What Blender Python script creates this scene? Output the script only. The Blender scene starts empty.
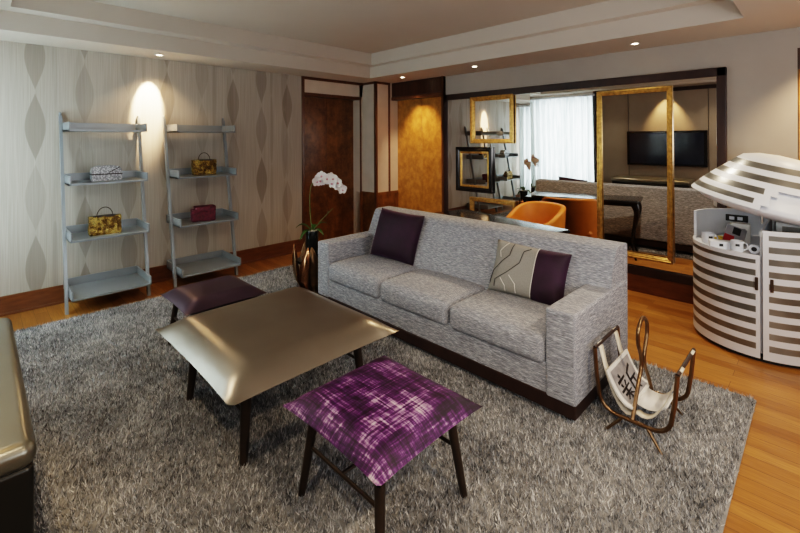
import bpy, bmesh, math, random
from mathutils import Vector, Matrix, Euler
import numpy as np
random.seed(7)
PI = math.pi
COL = bpy.context.scene.collection
SC = bpy.context.scene

# ------------------------------------------------------------------ materials
class NT:
    def __init__(s, name):
        s.m = bpy.data.materials.new(name); s.m.use_nodes = True
        s.t = s.m.node_tree; s.t.nodes.clear()
        s.out = s.t.nodes.new('ShaderNodeOutputMaterial')
    def n(s, typ, **kw):
        nd = s.t.nodes.new('ShaderNode' + typ)
        ins = kw.pop('ins', {})
        for k, v in kw.items(): setattr(nd, k, v)
        for k, v in ins.items(): s.set(nd.inputs[k], v)
        return nd
    def set(s, sock, v):
        if hasattr(v, 'is_output') or isinstance(v, bpy.types.NodeSocket): s.t.links.new(v, sock)
        else:
            if isinstance(v, (tuple, list)) and len(v) == 3 and sock.type == 'RGBA': v = (*v, 1)
            sock.default_value = v
    def math(s, op, a, b=0.0, c=0.0, clamp=False):
        nd = s.n('Math', operation=op, use_clamp=clamp)
        s.set(nd.inputs[0], a); s.set(nd.inputs[1], b); s.set(nd.inputs[2], c)
        return nd.outputs[0]
    def mix(s, f, a, b, mode='MIX'):
        nd = s.n('MixRGB', blend_type=mode); s.set(nd.inputs[0], f); s.set(nd.inputs[1], a); s.set(nd.inputs[2], b)
        return nd.outputs[0]
    def coord(s, which='Object'):
        return s.n('TexCoord').outputs[which]
    def mapped(s, vec, scale=(1, 1, 1), rot=(0, 0, 0), loc=(0, 0, 0)):
        nd = s.n('Mapping'); s.set(nd.inputs['Vector'], vec)
        nd.inputs['Scale'].default_value = scale; nd.inputs['Rotation'].default_value = rot; nd.inputs['Location'].default_value = loc
        return nd.outputs[0]
    def noise(s, vec, scale=5, detail=3, rough=.5, out='Fac'):
        nd = s.n('TexNoise'); s.set(nd.inputs['Vector'], vec)
        nd.inputs['Scale'].default_value = scale; nd.inputs['Detail'].default_value = detail; nd.inputs['Roughness'].default_value = rough
        return nd.outputs[out]
    def ramp(s, fac, stops, interp='LINEAR'):
        nd = s.n('ValToRGB'); s.set(nd.inputs[0], fac); cr = nd.color_ramp; cr.interpolation = interp
        while len(cr.elements) < len(stops): cr.elements.new(.5)
        for e, (p, c) in zip(cr.elements, stops):
            e.position = p
            if not isinstance(c, (tuple, list)): c = (c, c, c)
            e.color = (*c, 1)
        return nd.outputs[0]
    def bsdf(s, color, rough=.5, metal=0.0, bump=None, bstr=.3, bdist=.01, **kw):
        p = s.n('BsdfPrincipled')
        s.set(p.inputs['Base Color'], color); s.set(p.inputs['Roughness'], rough); s.set(p.inputs['Metallic'], metal)
        for k, v in kw.items(): s.set(p.inputs[k.replace('_', ' ')], v)
        if bump is not None:
            b = s.n('Bump'); b.inputs['Strength'].default_value = bstr; b.inputs['Distance'].default_value = bdist
            s.set(b.inputs['Height'], bump); s.t.links.new(b.outputs[0], p.inputs['Normal'])
        s.t.links.new(p.outputs[0], s.out.inputs[0])
        return s.m

def mplain(name, c, rough=.5, metal=0.0, var=.12, scale=18, bump=0.0, **kw):
    t = NT(name); v = t.coord()
    nz = t.noise(v, scale, 4)
    col = t.ramp(nz, [(.3, tuple(x * (1 - var) for x in c)), (.7, tuple(min(1, x * (1 + var)) for x in c))])
    return t.bsdf(col, rough, metal, bump=nz if bump else None, bstr=bump or .1, **kw)

M = {}
# wallpaper with lens shaped motifs (left wall, runs along Y)
def wallpaper():
    t = NT('wallpaper'); sx = t.n('SeparateXYZ'); t.set(sx.inputs[0], t.coord())
    Y, Z = sx.outputs[1], sx.outputs[2]
    def lens(period, off, wid, L, power, seed, zoff):
        u = t.math('DIVIDE', t.math('ADD', Y, off), period)
        c = t.math('FLOOR', u); fx = t.math('ABSOLUTE', t.math('SUBTRACT', t.math('FRACT', u), .5))
        wn = t.n('TexWhiteNoise', noise_dimensions='1D'); t.set(wn.inputs['W'], t.math('ADD', c, seed))
        v = t.math('ADD', t.math('DIVIDE', t.math('ADD', Z, zoff), L), t.math('MULTIPLY', t.math('MODULO', c, 2.0), .5))
        cv = t.math('FLOOR', v); fv = t.math('SUBTRACT', t.math('FRACT', v), .5)
        w2 = t.n('TexWhiteNoise', noise_dimensions='2D')
        cb = t.n('CombineXYZ'); t.set(cb.inputs[0], c); t.set(cb.inputs[1], t.math('ADD', cv, seed)); t.set(w2.inputs['Vector'], cb.outputs[0])
        prof = t.math('MULTIPLY', t.math('POWER', t.math('COSINE', t.math('MULTIPLY', fv, PI)), power), wid / period / 2)
        d = t.math('MULTIPLY', t.math('SUBTRACT', prof, fx), 60.0, clamp=True)
        tone = t.math('ADD', t.math('MULTIPLY', w2.outputs[0], .75), .2)
        return t.math('MULTIPLY', d, tone)
    a = lens(.375, -.58, .155, .66, 1.25, 3.3, .29)
    b = lens(.75, -.16, .055, .9, .25, 9.1, .1)
    c = lens(.75, -.35, .11, .95, .5, 5.7, .4)
    sm = t.math('ADD', t.math('ADD', a, t.math('MULTIPLY', b, .6)), t.math('MULTIPLY', c, .4), clamp=True)
    st = t.noise(t.mapped(t.coord(), (1, 60, .8)), 3, 3)
    base = t.ramp(st, [(.3, (.40, .35, .295)), (.7, (.50, .445, .38))])
    col = t.mix(t.math('MULTIPLY', sm, .62), base, (.20, .16, .122))
    return t.bsdf(col, .62)
M['wallpaper'] = wallpaper()
M['wall_grey'] = mplain('wall_grey', (.40, .355, .31), .7, var=.04, scale=3)
M['wall_tv'] = mplain('wall_panel_taupe', (.36, .31, .25), .5, var=.05, scale=4)
M['ceiling'] = mplain('ceiling_paint', (.60, .53, .455), .8, var=.02, scale=2)
M['cream'] = mplain('cream_panel', (.66, .57, .47), .55, var=.05, scale=6)

def floor_mat():
    t = NT('oak_floor'); v = t.coord()
    br = t.n('TexBrick'); t.set(br.inputs['Vector'], v)
    br.offset = .37; br.inputs['Scale'].default_value = 1.0
    br.inputs['Brick Width'].default_value = 1.15; br.inputs['Row Height'].default_value = .092
    br.inputs['Mortar Size'].default_value = .0012; br.inputs['Mortar Smooth'].default_value = .3
    br.inputs['Color1'].default_value = (.40, .17, .036, 1); br.inputs['Color2'].default_value = (.58, .285, .075, 1)
    br.inputs['Mortar'].default_value = (.09, .035, .012, 1)
    g = t.noise(t.mapped(v, (3, 55, 1)), 2.0, 6, .65)
    col = t.mix(.7, br.outputs['Color'], t.ramp(g, [(.3, (.45, .36, .3)), (.7, (1, 1, 1))]), 'MULTIPLY')
    big = t.noise(t.mapped(v, (.7, 11, 1)), 1.0, 2)
    col = t.mix(.5, col, t.ramp(big, [(.35, (.6, .5, .42)), (.65, (1, 1, 1))]), 'MULTIPLY')
    return t.bsdf(col, .28, bump=br.outputs['Fac'], bstr=-.15, bdist=.002)
M['floor'] = floor_mat()

def wood(name, c1, c2, stretch=(1, 1, .12), scale=9, rough=.32, burl=0.0, coat=0.3):
    t = NT(name); v = t.coord()
    wv = t.noise(t.mapped(v, stretch), scale, 6, .6)
    col = t.ramp(wv, [(.28, c1), (.72, c2)])
    if burl:
        vo = t.n('TexVoronoi'); t.set(vo.inputs['Vector'], t.mapped(v, (1, 1, 1))); vo.inputs['Scale'].default_value = 26
        nz = t.noise(v, 7, 6, .75)
        blot = t.ramp(nz, [(.38, tuple(x * .45 for x in c1)), (.6, (1, 1, 1))])
        col = t.mix(burl, col, blot, 'MULTIPLY')
    return t.bsdf(col, rough, Coat_Weight=coat, Coat_Roughness=.2)
M['door_wood'] = wood('burl_door_wood', (.16, .064, .018), (.29, .128, .038), (2.2, 2.2, .35), 5, .35, .55)
M['door_wood_gold'] = wood('burl_door_gold', (.40, .17, .03), (.62, .30, .07), (1.6, 1.6, 1.0), 9, .33, .4)
M['trim_wood'] = wood('mahogany_trim', (.085, .032, .013), (.15, .06, .024), (3, 3, .3), 6, .3)
M['base_wood'] = wood('baseboard_wood', (.12, .043, .016), (.21, .08, .028), (1, 1, 6), 6, .3)
M['dark_wood'] = wood('dark_walnut', (.022, .010, .008), (.042, .02, .015), (2, 2, .4), 7, .42, coat=.1)
M['fluted'] = wood('fluted_dark_wood', (.035, .014, .008), (.095, .038, .018), (30, 30, .1), 2, .35)

def sofa_fabric():
    t = NT('sofa_fabric'); v = t.coord()
    def streak(scale):
        a = t.noise(t.mapped(v, scale), 1.0, 5, .62)
        return a
    A = streak((30, 330, 330)); B = streak((330, 30, 330))
    g = t.n('NewGeometry'); s = t.n('SeparateXYZ'); t.set(s.inputs[0], g.outputs['Normal'])
    f = t.math('GREATER_THAN', t.math('ABSOLUTE', s.outputs[0]), .72)
    nz = t.n('MixRGB'); t.set(nz.inputs[0], f); t.set(nz.inputs[1], A); t.set(nz.inputs[2], B)
    col = t.ramp(nz.outputs[0], [(.28, (.06, .063, .072)), (.43, (.225, .238, .272)), (.55, (.35, .367, .41)), (.70, (.76, .785, .83))])
    return t.bsdf(col, .8, bump=nz.outputs[0], bstr=.4, bdist=.006)
M['sofa'] = sofa_fabric()

def leather(name, c, metal=.45, rough=.3):
    t = NT(name); v = t.coord()
    nz = t.noise(v, 160, 3, .6); big = t.noise(v, 2.5, 2)
    col = t.ramp(big, [(.3, tuple(x * .9 for x in c)), (.7, tuple(x * 1.1 for x in c))])
    return t.bsdf(col, rough, metal, bump=nz, bstr=.08, bdist=.002)
M['silver'] = leather('metallic_taupe_leather', (.33, .295, .25), .85, .30)
M['plum'] = leather('metallic_plum_leather', (.092, .064, .094), .7, .36)
M['console_dark'] = leather('console_dark_lacquer', (.035, .034, .03), .5, .3)
M['console'] = leather('console_silver_lacquer', (.25, .24, .20), .75, .28)

def brush():
    t = NT('brushed_velvet_purple'); v = t.coord()
    a = t.noise(t.mapped(v, (1.7, 30, 5)), 3, 5, .75)
    b = t.noise(t.mapped(v, (30, 1.7, 5)), 3, 5, .75)
    c = t.noise(v, 5.5, 3, .6)
    s = t.math('ADD', t.math('MULTIPLY', t.math('ADD', a, b), .5), t.math('MULTIPLY', t.math('SUBTRACT', c, .5), .55))
    col = t.ramp(s, [(.40, (.010, .002, .016)), (.49, (.045, .006, .065)), (.55, (.11, .016, .15)), (.585, (.30, .17, .32)), (.67, (.60, .52, .58))])
    return t.bsdf(col, .55, bump=a, bstr=.1)
M['brush'] = brush()
def velvet(name, c):
    t = NT(name); v = t.coord(); nz = t.noise(v, 6, 4, .6)
    col = t.ramp(nz, [(.35, tuple(x * .6 for x in c)), (.7, tuple(x * 1.6 for x in c))])
    return t.bsdf(col, .7, Sheen_Weight=.12, Sheen_Tint=(.5, .2, .45, 1), bump=nz, bstr=.1)
M['velvet'] = velvet('aubergine_velvet', (.020, .004, .018))
M['cushion_grey'] = mplain('pale_grey_linen', (.30, .29, .265), .8, var=.08, scale=120, bump=.1)
M['thread_white'] = mplain('white_thread', (.7, .68, .63), .7)
M['thread_black'] = mplain('black_thread', (.03, .028, .03), .6)
M['leg_dark'] = mplain('dark_bronze_leg', (.075, .055, .042), .35, .6)
M['grey_lacquer'] = mplain('grey_lacquer', (.28, .30, .315), .3, .2, var=.05, scale=6)
M['gold_frame'] = mplain('gilded_wood', (.50, .30, .09), .33, .75, var=.35, scale=30)
M['gold_bag'] = NT('crinkled_gold'); 
_t = M['gold_bag']; _v = _t.coord(); _n = _t.noise(_v, 22, 5, .7)
M['gold_bag'] = _t.bsdf(_t.ramp(_n, [(.3, (.03, .02, .008)), (.46, (.17, .09, .025)), (.58, (.52, .35, .10)), (.72, (.09, .12, .05))]), .22, .8, bump=_n, bstr=1, bdist=.03)
_t = NT('silver_python'); _v = _t.coord(); _vo = _t.n('TexVoronoi'); _t.set(_vo.inputs['Vector'], _v); _vo.inputs['Scale'].default_value = 70
M['snake'] = _t.bsdf(_t.ramp(_vo.outputs['Distance'], [(.1, (.62, .62, .62)), (.6, (.2, .2, .21))]), .35, .3)
_t = NT('garnet_suede'); _v = _t.coord(); _n = _t.noise(_v, 45, 3)
M['garnet'] = _t.bsdf(_t.ramp(_n, [(.3, (.05, .004, .012)), (.7, (.16, .014, .035))]), .5, bump=_n, bstr=.6)
M['black'] = mplain('black_lacquer', (.012, .011, .012), .18, 0, coat_dummy=0) if False else mplain('black_lacquer', (.012, .011, .012), .16)
M['black_matte'] = mplain('black_matte', (.02, .02, .02), .55)
M['orange'] = mplain('orange_leather', (.62, .21, .022), .42, var=.08, scale=8)
M['bronze'] = mplain('antique_bronze', (.20, .125, .07), .28, .9, var=.2, scale=12)
M['copper'] = mplain('polished_copper', (.55, .27, .14), .2, .95, var=.2, scale=10)
M['strap'] = mplain('cream_canvas', (.72, .66, .55), .75)
M['wrap'] = mplain('dark_leather_wrap', (.035, .022, .02), .5)
M['paper'] = mplain('white_paper', (.80, .79, .76), .6, var=.03)
_t = NT('grey_photo'); _v = _t.coord(); _n = _t.noise(_v, 9, 3)
M['photo'] = _t.bsdf(_t.ramp(_n, [(.3, (.24, .235, .25)), (.7, (.46, .45, .46))]), .35)
M['ink'] = mplain('black_ink', (.012, .012, .014), .4)
M['white_gloss'] = mplain('white_gloss_lacquer', (.74, .77, .82), .38, 0, var=.02, scale=4)
_t = NT('brushed_grey_band'); _v = _t.coord(); _n = _t.noise(_t.mapped(_v, (2, 2, 1)), 3, 2)
M['band'] = _t.bsdf(_t.ramp(_n, [(.3, (.17, .17, .155)), (.7, (.27, .27, .25))]), .3, .6)
M['chrome'] = mplain('chrome', (.7, .7, .7), .12, 1.0, var=.03)
M['yellow'] = mplain('yellow_card', (.75, .50, .04), .5)
M['red'] = mplain('red_print', (.42, .03, .035), .4)
M['leaf'] = mplain('orchid_leaf', (.035, .10, .018), .4, var=.35, scale=14)
M['stem'] = mplain('orchid_stem', (.10, .15, .04), .5)
M['petal'] = mplain('white_petal', (.82, .78, .78), .55, var=.05, Subsurface_Weight=.1)
M['petal_eye'] = mplain('petal_eye', (.55, .25, .30), .5)
M['pot'] = mplain('dark_ceramic', (.012, .016, .016), .2)
M['moss'] = mplain('pale_pebbles', (.55, .52, .46), .8, var=.4, scale=90)
M['screen'] = mplain('tv_screen', (.014, .02, .04), .12)
_t = NT('mirror_glass'); _g = _t.n('BsdfGlossy'); _g.inputs['Color'].default_value = (.84, .82, .79, 1); _g.inputs['Roughness'].default_value = 0.0
_t.t.links.new(_g.outputs[0], _t.out.inputs[0]); M['mirror'] = _t.m
_t = NT('sheer_curtain'); _v = _t.coord(); _n = _t.noise(_t.mapped(_v, (1, 1, .06)), 30, 3)
_d = _t.n('BsdfDiffuse'); _t.set(_d.inputs[0], _t.ramp(_n, [(.3, (.7, .75, .75)), (.7, (.92, .95, .93))]))
_tr = _t.n('BsdfTranslucent'); _t.set(_tr.inputs[0], _t.ramp(_n, [(.35, (.42, .50, .50)), (.65, (.80, .86, .84))]))
_mx = _t.n('MixShader'); _mx.inputs[0].default_value = .75
_t.t.links.new(_d.outputs[0], _mx.inputs[1]); _t.t.links.new(_tr.outputs[0], _mx.inputs[2]); _t.t.links.new(_mx.outputs[0], _t.out.inputs[0]); M['sheer'] = _t.m
_t = NT('window_glass'); _a = _t.n('BsdfTransparent'); _b = _t.n('BsdfGlossy'); _b.inputs['Roughness'].default_value = .02
_mx = _t.n('MixShader'); _mx.inputs[0].default_value = .06
_t.t.links.new(_a.outputs[0], _mx.inputs[1]); _t.t.links.new(_b.outputs[0], _mx.inputs[2]); _t.t.links.new(_mx.outputs[0], _t.out.inputs[0]); M['glass'] = _t.m
_t = NT('lamp_lens'); _e = _t.n('Emission'); _e.inputs['Color'].default_value = (1, .8, .55, 1); _e.inputs['Strength'].default_value = 14
_t.t.links.new(_e.outputs[0], _t.out.inputs[0]); M['lens'] = _t.m

def rug_mat(name, dark):
    t = NT(name); g = t.n('NewGeometry'); v = t.coord()
    big = t.noise(v, 3.2, 4, .6); mid = t.noise(v, 24, 3, .6)
    r = t.math('ADD', t.math('MULTIPLY', g.outputs['Random Per Island'], .52), t.math('ADD', t.math('MULTIPLY', big, .45), t.math('MULTIPLY', mid, .42)))
    k = .35 if dark else 1.0
    col = t.ramp(r, [(.36, tuple(x * k for x in (.022, .023, .026))), (.58, tuple(x * k for x in (.18, .186, .20))), (.80, tuple(x * k for x in (.46, .47, .49))), (.97, tuple(x * k for x in (.82, .81, .80)))])
    return t.bsdf(col, .75, Sheen_Weight=.2)
M['rug'] = rug_mat('silver_shag', False)
M['rug_base'] = rug_mat('rug_backing', True)

# ------------------------------------------------------------------ mesh helpers
def bm_new(): return bmesh.new()
def finish(bm, name, mats, parent=None, smooth=True, angle=40, loc=None, rot=None):
    bmesh.ops.recalc_face_normals(bm, faces=bm.faces)
    me = bpy.data.meshes.new(name); bm.to_mesh(me); bm.free()
    if not isinstance(mats, (list, tuple)): mats = [mats]
    for m in mats: me.materials.append(m)
    if smooth:
        for p in me.polygons: p.use_smooth = True
        me.set_sharp_from_angle(angle=math.radians(angle))
    o = bpy.data.objects.new(name, me); COL.objects.link(o)
    if parent is not None: o.parent = parent
    if loc is not None: o.location = loc
    if rot is not None: o.rotation_euler = rot
    return o
def tag(o, label, cat, group=None, kind=None):
    o['label'] = label; o['category'] = cat
    if group: o['group'] = group
    if kind: o['kind'] = kind
    return o
def thing(name, label, cat, loc=(0, 0, 0), rz=0, group=None):
    o = bpy.data.objects.new(name, None); COL.objects.link(o); o.empty_display_size = .1
    o.location = loc; o.rotation_euler = (0, 0, rz)
    return tag(o, label, cat, group)
def struct(bm, name, mats, **kw):
    o = finish(bm, name, mats, **kw); o['kind'] = 'structure'; return o
def copy_tree(o, parent=None):
    c = o.copy(); COL.objects.link(c)
    if parent is not None: c.parent = parent
    for ch in list(o.children): copy_tree(ch, c)
    return c
def box(bm, x0, x1, y0, y1, z0, z1, bev=0.0, seg=2, mat=0, mtx=None):
    g = bmesh.ops.create_cube(bm, size=1.0)
    vs = g['verts']
    for v in vs:
        v.co = Vector((x0 + (v.co.x + .5) * (x1 - x0), y0 + (v.co.y + .5) * (y1 - y0), z0 + (v.co.z + .5) * (z1 - z0)))
    fs = {f for v in vs for f in v.link_faces}
    if bev:
        es = {e for v in vs for e in v.link_edges}
        r = bmesh.ops.bevel(bm, geom=list(es), offset=bev, segments=seg, profile=.5, affect='EDGES')
        vs = list({v for f in r['faces'] for v in f.verts} | {v for v in vs if v.is_valid}); fs = {f for v in vs for f in v.link_faces}
    for f in fs: f.material_index = mat
    if mtx is not None:
        for v in vs: v.co = mtx @ v.co
    return vs
def frame_at(p, d):
    d = d.normalized(); a = Vector((0, 0, 1)) if abs(d.z) < .9 else Vector((1, 0, 0))
    x = d.cross(a).normalized(); y = d.cross(x).normalized()
    return x, y
def tube(bm, pts, r, seg=10, caps=True, closed=False, mat=0, sq=None):
    pts = [Vector(p) for p in pts]; n = len(pts); rings = []
    rr = r if isinstance(r, (list, tuple)) else [r] * n
    px = None
    for i, p in enumerate(pts):
        if closed: d = pts[(i + 1) % n] - pts[i - 1]
        else: d = pts[min(i + 1, n - 1)] - pts[max(i - 1, 0)]
        d.normalize()
        if px is None: x, y = frame_at(p, d)
        else:
            x = px - d * px.dot(d); x.normalize(); y = d.cross(x).normalized()
        px = x
        ring = []
        for k in range(seg):
            a = 2 * PI * k / seg + (PI / 4 if seg == 4 else 0)
            ring.append(bm.verts.new(p + (x * math.cos(a) + y * math.sin(a)) * rr[i]))
        rings.append(ring)
    m = n if closed else n - 1
    for i in range(m):
        A, B = rings[i], rings[(i + 1) % n]
        off = 0
        if closed and i == n - 1:
            off = min(range(seg), key=lambda o: (A[0].co - B[o].co).length)
        for k in range(seg):
            f = bm.faces.new((A[k], A[(k + 1) % seg], B[(k + 1 + off) % seg], B[(k + off) % seg])); f.material_index = mat
    if caps and not closed:
        for R in (rings[0], rings[-1]):
            try: bm.faces.new(R).material_index = mat
            except ValueError: pass
def lathe(bm, prof, seg=32, c=(0, 0, 0), mat=0):
    rings = []
    for r, z in prof:
        if r < 1e-5: rings.append([bm.verts.new((c[0], c[1], c[2] + z))])
        else: rings.append([bm.verts.new((c[0] + r * math.cos(2 * PI * k / seg), c[1] + r * math.sin(2 * PI * k / seg), c[2] + z)) for k in range(seg)])
    for A, B in zip(rings, rings[1:]):
        for k in range(seg):
            k2 = (k + 1) % seg
            if len(A) == 1 and len(B) == 1: continue
            if len(A) == 1: f = bm.faces.new((A[0], B[k], B[k2]))
            elif len(B) == 1: f = bm.faces.new((A[k], A[k2], B[0]))
            else: f = bm.faces.new((A[k], A[k2], B[k2], B[k]))
            f.material_index = mat
def grid(bm, fn, nu, nv, mat=0, cu=False):
    V = [[bm.verts.new(fn(i / nu, j / nv)) for j in range(nv + 1)] for i in range(nu + (0 if cu else 1))]
    F = []
    for i in range(nu):
        for j in range(nv):
            a, b = V[i], V[(i + 1) % len(V)]
            f = bm.faces.new((a[j], b[j], b[j + 1], a[j + 1])); f.material_index = mat; F.append(f)
    return V
def rounded(bm, x0, x1, y0, y1, z0, z1, r, crown=0.0, side=0.0, n=6, mtx=None, mat=0):
    """box with round edges and a crowned top"""
    h = ((x1 - x0) / 2, (y1 - y0) / 2, (z1 - z0) / 2); c = Vector(((x0 + x1) / 2, (y0 + y1) / 2, (z0 + z1) / 2))
    def coords(hh):
        e = [hh - r + r * math.tan(k / 4 * PI / 4) for k in range(5)]
        m = [-(hh - r) + 2 * (hh - r) * k / n for k in range(1, n)]
        return [-v for v in reversed(e)] + m + e
    ax = [coords(q) for q in h]
    cache = {}
    def vert(p):
        key = tuple(round(q, 6) for q in p)
        if key in cache: return cache[key]
        inner = [max(-(h[i] - r), min(h[i] - r, p[i])) for i in range(3)]
        d = Vector([p[i] - inner[i] for i in range(3)]); L = d.length
        q = Vector(inner) + (d * (r / L) if L > 1e-9 else d)
        u, v = q.x / h[0], q.y / h[1]
        w = max(0, 1 - u * u) * max(0, 1 - v * v)
        if q.z > 0: q.z += crown * w ** .6 * (q.z / h[2])
        if side: q.y += side * (1 if q.y > 0 else -1) * max(0, 1 - u * u) * max(0, 1 - (q.z / h[2]) ** 2) * abs(v)
        q += c
        if mtx is not None: q = mtx @ q
        cache[key] = bm.verts.new(q); return cache[key]
    for a in range(3):
        b, d = (a + 1) % 3, (a + 2) % 3
        for s in (-1, 1):
            for i in range(len(ax[b]) - 1):
                for j in range(len(ax[d]) - 1):
                    q = []
                    for (ii, jj) in ((i, j), (i + 1, j), (i + 1, j + 1), (i, j + 1)):
                        p = [0, 0, 0]; p[a] = s * h[a]; p[b] = ax[b][ii]; p[d] = ax[d][jj]; q.append(vert(p))
                    if len(set(q)) >= 3:
                        try: bm.faces.new(q if s > 0 else q[::-1]).material_index = mat
                        except ValueError: pass
def quad(bm, pts, mat=0):
    f = bm.faces.new([bm.verts.new(p) for p in pts]); f.material_index = mat
def arc(c, r, a0, a1, n, ax=(0, 1)):
    out = []
    for k in range(n + 1):
        a = a0 + (a1 - a0) * k / n; p = list(c); p[ax[0]] += r * math.cos(a); p[ax[1]] += r * math.sin(a); out.append(p)
    return out
def bez(p0, p1, p2, n):
    p0, p1, p2 = Vector(p0), Vector(p1), Vector(p2)
    return [p0 * (1 - t) ** 2 + p1 * 2 * t * (1 - t) + p2 * t * t for t in [k / n for k in range(n + 1)]]

# ------------------------------------------------------------------ room shell
XL, XR, YF, YB, H = -5.2, 1.8, -.41, 4.76, 2.46
bm = bm_new(); box(bm, XL - .4, XR + .1, YF - .3, YB + .3, -.12, 0); struct(bm, 'floor', M['floor'], smooth=False)
# ceiling: soffit ring, two tray steps, top
bm = bm_new()
def ring(o, i, zo, zi):
    (a0, a1, b0, b1), (c0, c1, d0, d1) = o, i
    O = [(a0, b0, zo), (a1, b0, zo), (a1, b1, zo), (a0, b1, zo)]; I = [(c0, d0, zi), (c1, d0, zi), (c1, d1, zi), (c0, d1, zi)]
    for k in range(4): quad(bm, [O[k], O[(k + 1) % 4], I[(k + 1) % 4], I[k]])
R0 = (XL - .3, XR, YF, YB + .2); R1 = (-4.70, -.42, .02, 4.09); R2 = (-4.60, -.50, .20, 4.03)
ring(R0, R1, H, H); ring(R1, R1, H, 2.62); ring(R1, R2, 2.62, 2.635); ring(R2, R2, 2.635, 2.80)
quad(bm, [(R2[0], R2[2], 2.8), (R2[1], R2[2], 2.8), (R2[1], R2[3], 2.8), (R2[0], R2[3], 2.8)])
quad(bm, [(XL - .4, YF - .3, 2.9), (XR + .1, YF - .3, 2.9), (XR + .1, YB + .3, 2.9), (XL - .4, YB + .3, 2.9)])
struct(bm, 'ceiling', M['ceiling'], smooth=False)
# left wall: wallpaper up to the door opening
bm = bm_new()
box(bm, XL - .1, XL, YF - .1, 3.245, 0, H); struct(bm, 'wall_left', M['wallpaper'], smooth=False)
D1Y0, D1Y1 = 3.285, 4.30
bm = bm_new()
box(bm, XL - .1, XL, 3.27, YB, 2.235, H)          # header over the door
box(bm, XL - .1, XL, D1Y1, 4.37, .74, H)
box(bm, XL - .26, XL - .1, D1Y1, D1Y1 + .05, 0, 2.235)   # reveal
box(bm, XL - .4, XL - .1, 3.2, D1Y0 - .001, 0, H)
box(bm, XL - .4, XL - .25, 3.2, YB, 0, H)
struct(bm, 'wall_left_panel', M['cream'], smooth=False)
d = bpy.data.objects.new('door_1', None); COL.objects.link(d); d['kind'] = 'structure'
for y0, y1 in ((D1Y0, 3.78), (3.784, D1Y1)):
    bm = bm_new(); box(bm, XL - .2, XL - .16, y0, y1, .005, 2.2, .003)
    finish(bm, 'door_leaf', M['door_wood'], d, smooth=False)
bm = bm_new()
box(bm, XL - .012, XL + .02, 3.245, 3.285, 0, H, .004); box(bm, XL - .0, XL + .02, 3.285, 4.37, H - .04, H, .004)
box(bm, XL - .16, XL + .015, D1Y0, D1Y1, 2.19, 2.235, .004); box(bm, XL - .0, XL + .015, D1Y1 - .0, D1Y1 + .028, .74, 2.235, .004)
struct(bm, 'trim_1', M['trim_wood'], smooth=False)
# pier between the two doors
PX, PY = -4.889, 4.364
bm = bm_new(); box(bm, XL, PX, PY, YB + .2, .74, H); struct(bm, 'wall_pier', M['cream'], smooth=False)
bm = bm_new(); box(bm, XL - .0, PX + .008, PY - .008, YB + .1, 0, .74, .003); box(bm, XL, XL + .008, D1Y1, PY, 0, .74)
struct(bm, 'trim_2', M['door_wood'], smooth=False)
bm = bm_new()
box(bm, PX - .03, PX + .012, PY - .012, PY + .03, .0, H, .003)
box(bm, PX - .01, PX + .012, 4.63, 4.665, .74, H, .003)
box(bm, XL, PX + .012, PY - .012, PY, H - .035, H); box(bm, PX, PX + .012, PY, 4.665, H - .035, H)
struct(bm, 'trim_3', M['trim_wood'], smooth=False)
# back wall
bm = bm_new()
box(bm, -3.83, -.149, YB, YB + .12, 0, H); box(bm, -.149, .9, YB, YB + .12, 2.29, H); box(bm, .9, XR, YB, YB + .12, 0, H)
box(bm, XL - .3, XR, YB + .2, YB + .3, 0, H)
struct(bm, 'wall_back', M['wall_grey'], smooth=False)
for nm, x0, x1, y, top in (('door_2', PX, -3.835, 4.84, 2.19), ('door_3', -.145, .9, 4.80, 2.12)):
    d = bpy.data.objects.new(nm, None); COL.objects.link(d); d['kind'] = 'structure'
    xm = (x0 + x1) / 2
    for a, b in ((x0, xm - .002), (xm + .002, x1)):
        bm = bm_new(); box(bm, a, b, y, y + .04, .005, top, .003); finish(bm, 'door_leaf', M['door_wood_gold'], d, smooth=False)
bm = bm_new()
n = 34
for k in range(n):
    x0 = PX + .02 + (1.03) * k / n; box(bm, x0, x0 + 1.03 / n * .8, 4.70, 4.73, 2.245, H - .03)
box(bm, PX, -3.83, 4.715, YB + .1, 2.235, H)
n = 30
for k in range(n):
    x0 = -.14 + 1.03 * k / n; box(bm, x0, x0 + 1.03 / n * .8, YB - .01, YB + .02, 2.13, 2.28)
box(bm, -.149, .9, YB, YB + .1, 2.12, 2.29)
struct(bm, 'trim_4', M['fluted'], smooth=False)
bm = bm_new(); box(bm, PX, -3.83, 4.70, 4.84, 2.185, 2.235, .004); box(bm, -3.86, -3.83, 4.70, 4.86, 0, H)
struct(bm, 'trim_5', M['trim_wood'], smooth=False)
# front wall (behind the camera) with the window, right wall
W0, W1, WZ0, WZ1 = -5.08, -3.62, .35, 2.3
bm = bm_new()
box(bm, XL - .1, W0, YF - .12, YF, 0, H); box(bm, W1, XR, YF - .12, YF, 0, H); box(bm, W0, W1, YF - .12, YF, 0, WZ0); box(bm, W0, W1, YF - .12, YF, WZ1, H)
box(bm, -2.95, -2.942, YF, YF + .004, .1, 2.36, mat=1); box(bm, -1.55, -1.542, YF, YF + .004, .1, 2.36, mat=1)
struct(bm, 'wall_front', [M['wall_tv'], M['black_matte']], smooth=False)
bm = bm_new(); box(bm, XR, XR + .1, YF - .1, YB + .2, 0, H); struct(bm, 'wall_right', M['wall_grey'], smooth=False)
bm = bm_new(); box(bm, W1 + .1, XR, YF, YF + .03, 2.34, 2.41); box(bm, W1 - .02, W1 + .1, YF, YF + .10, 0, H); struct(bm, 'trim_6', M['dark_wood'], smooth=False)
w = bpy.data.objects.new('window_1', None); COL.objects.link(w); w['kind'] = 'structure'
bm = bm_new()
for x in (W0, (W0 + W1) / 2 - .02, W1 - .04): box(bm, x, x + .04, YF - .09, YF - .04, WZ0, WZ1)
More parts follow.
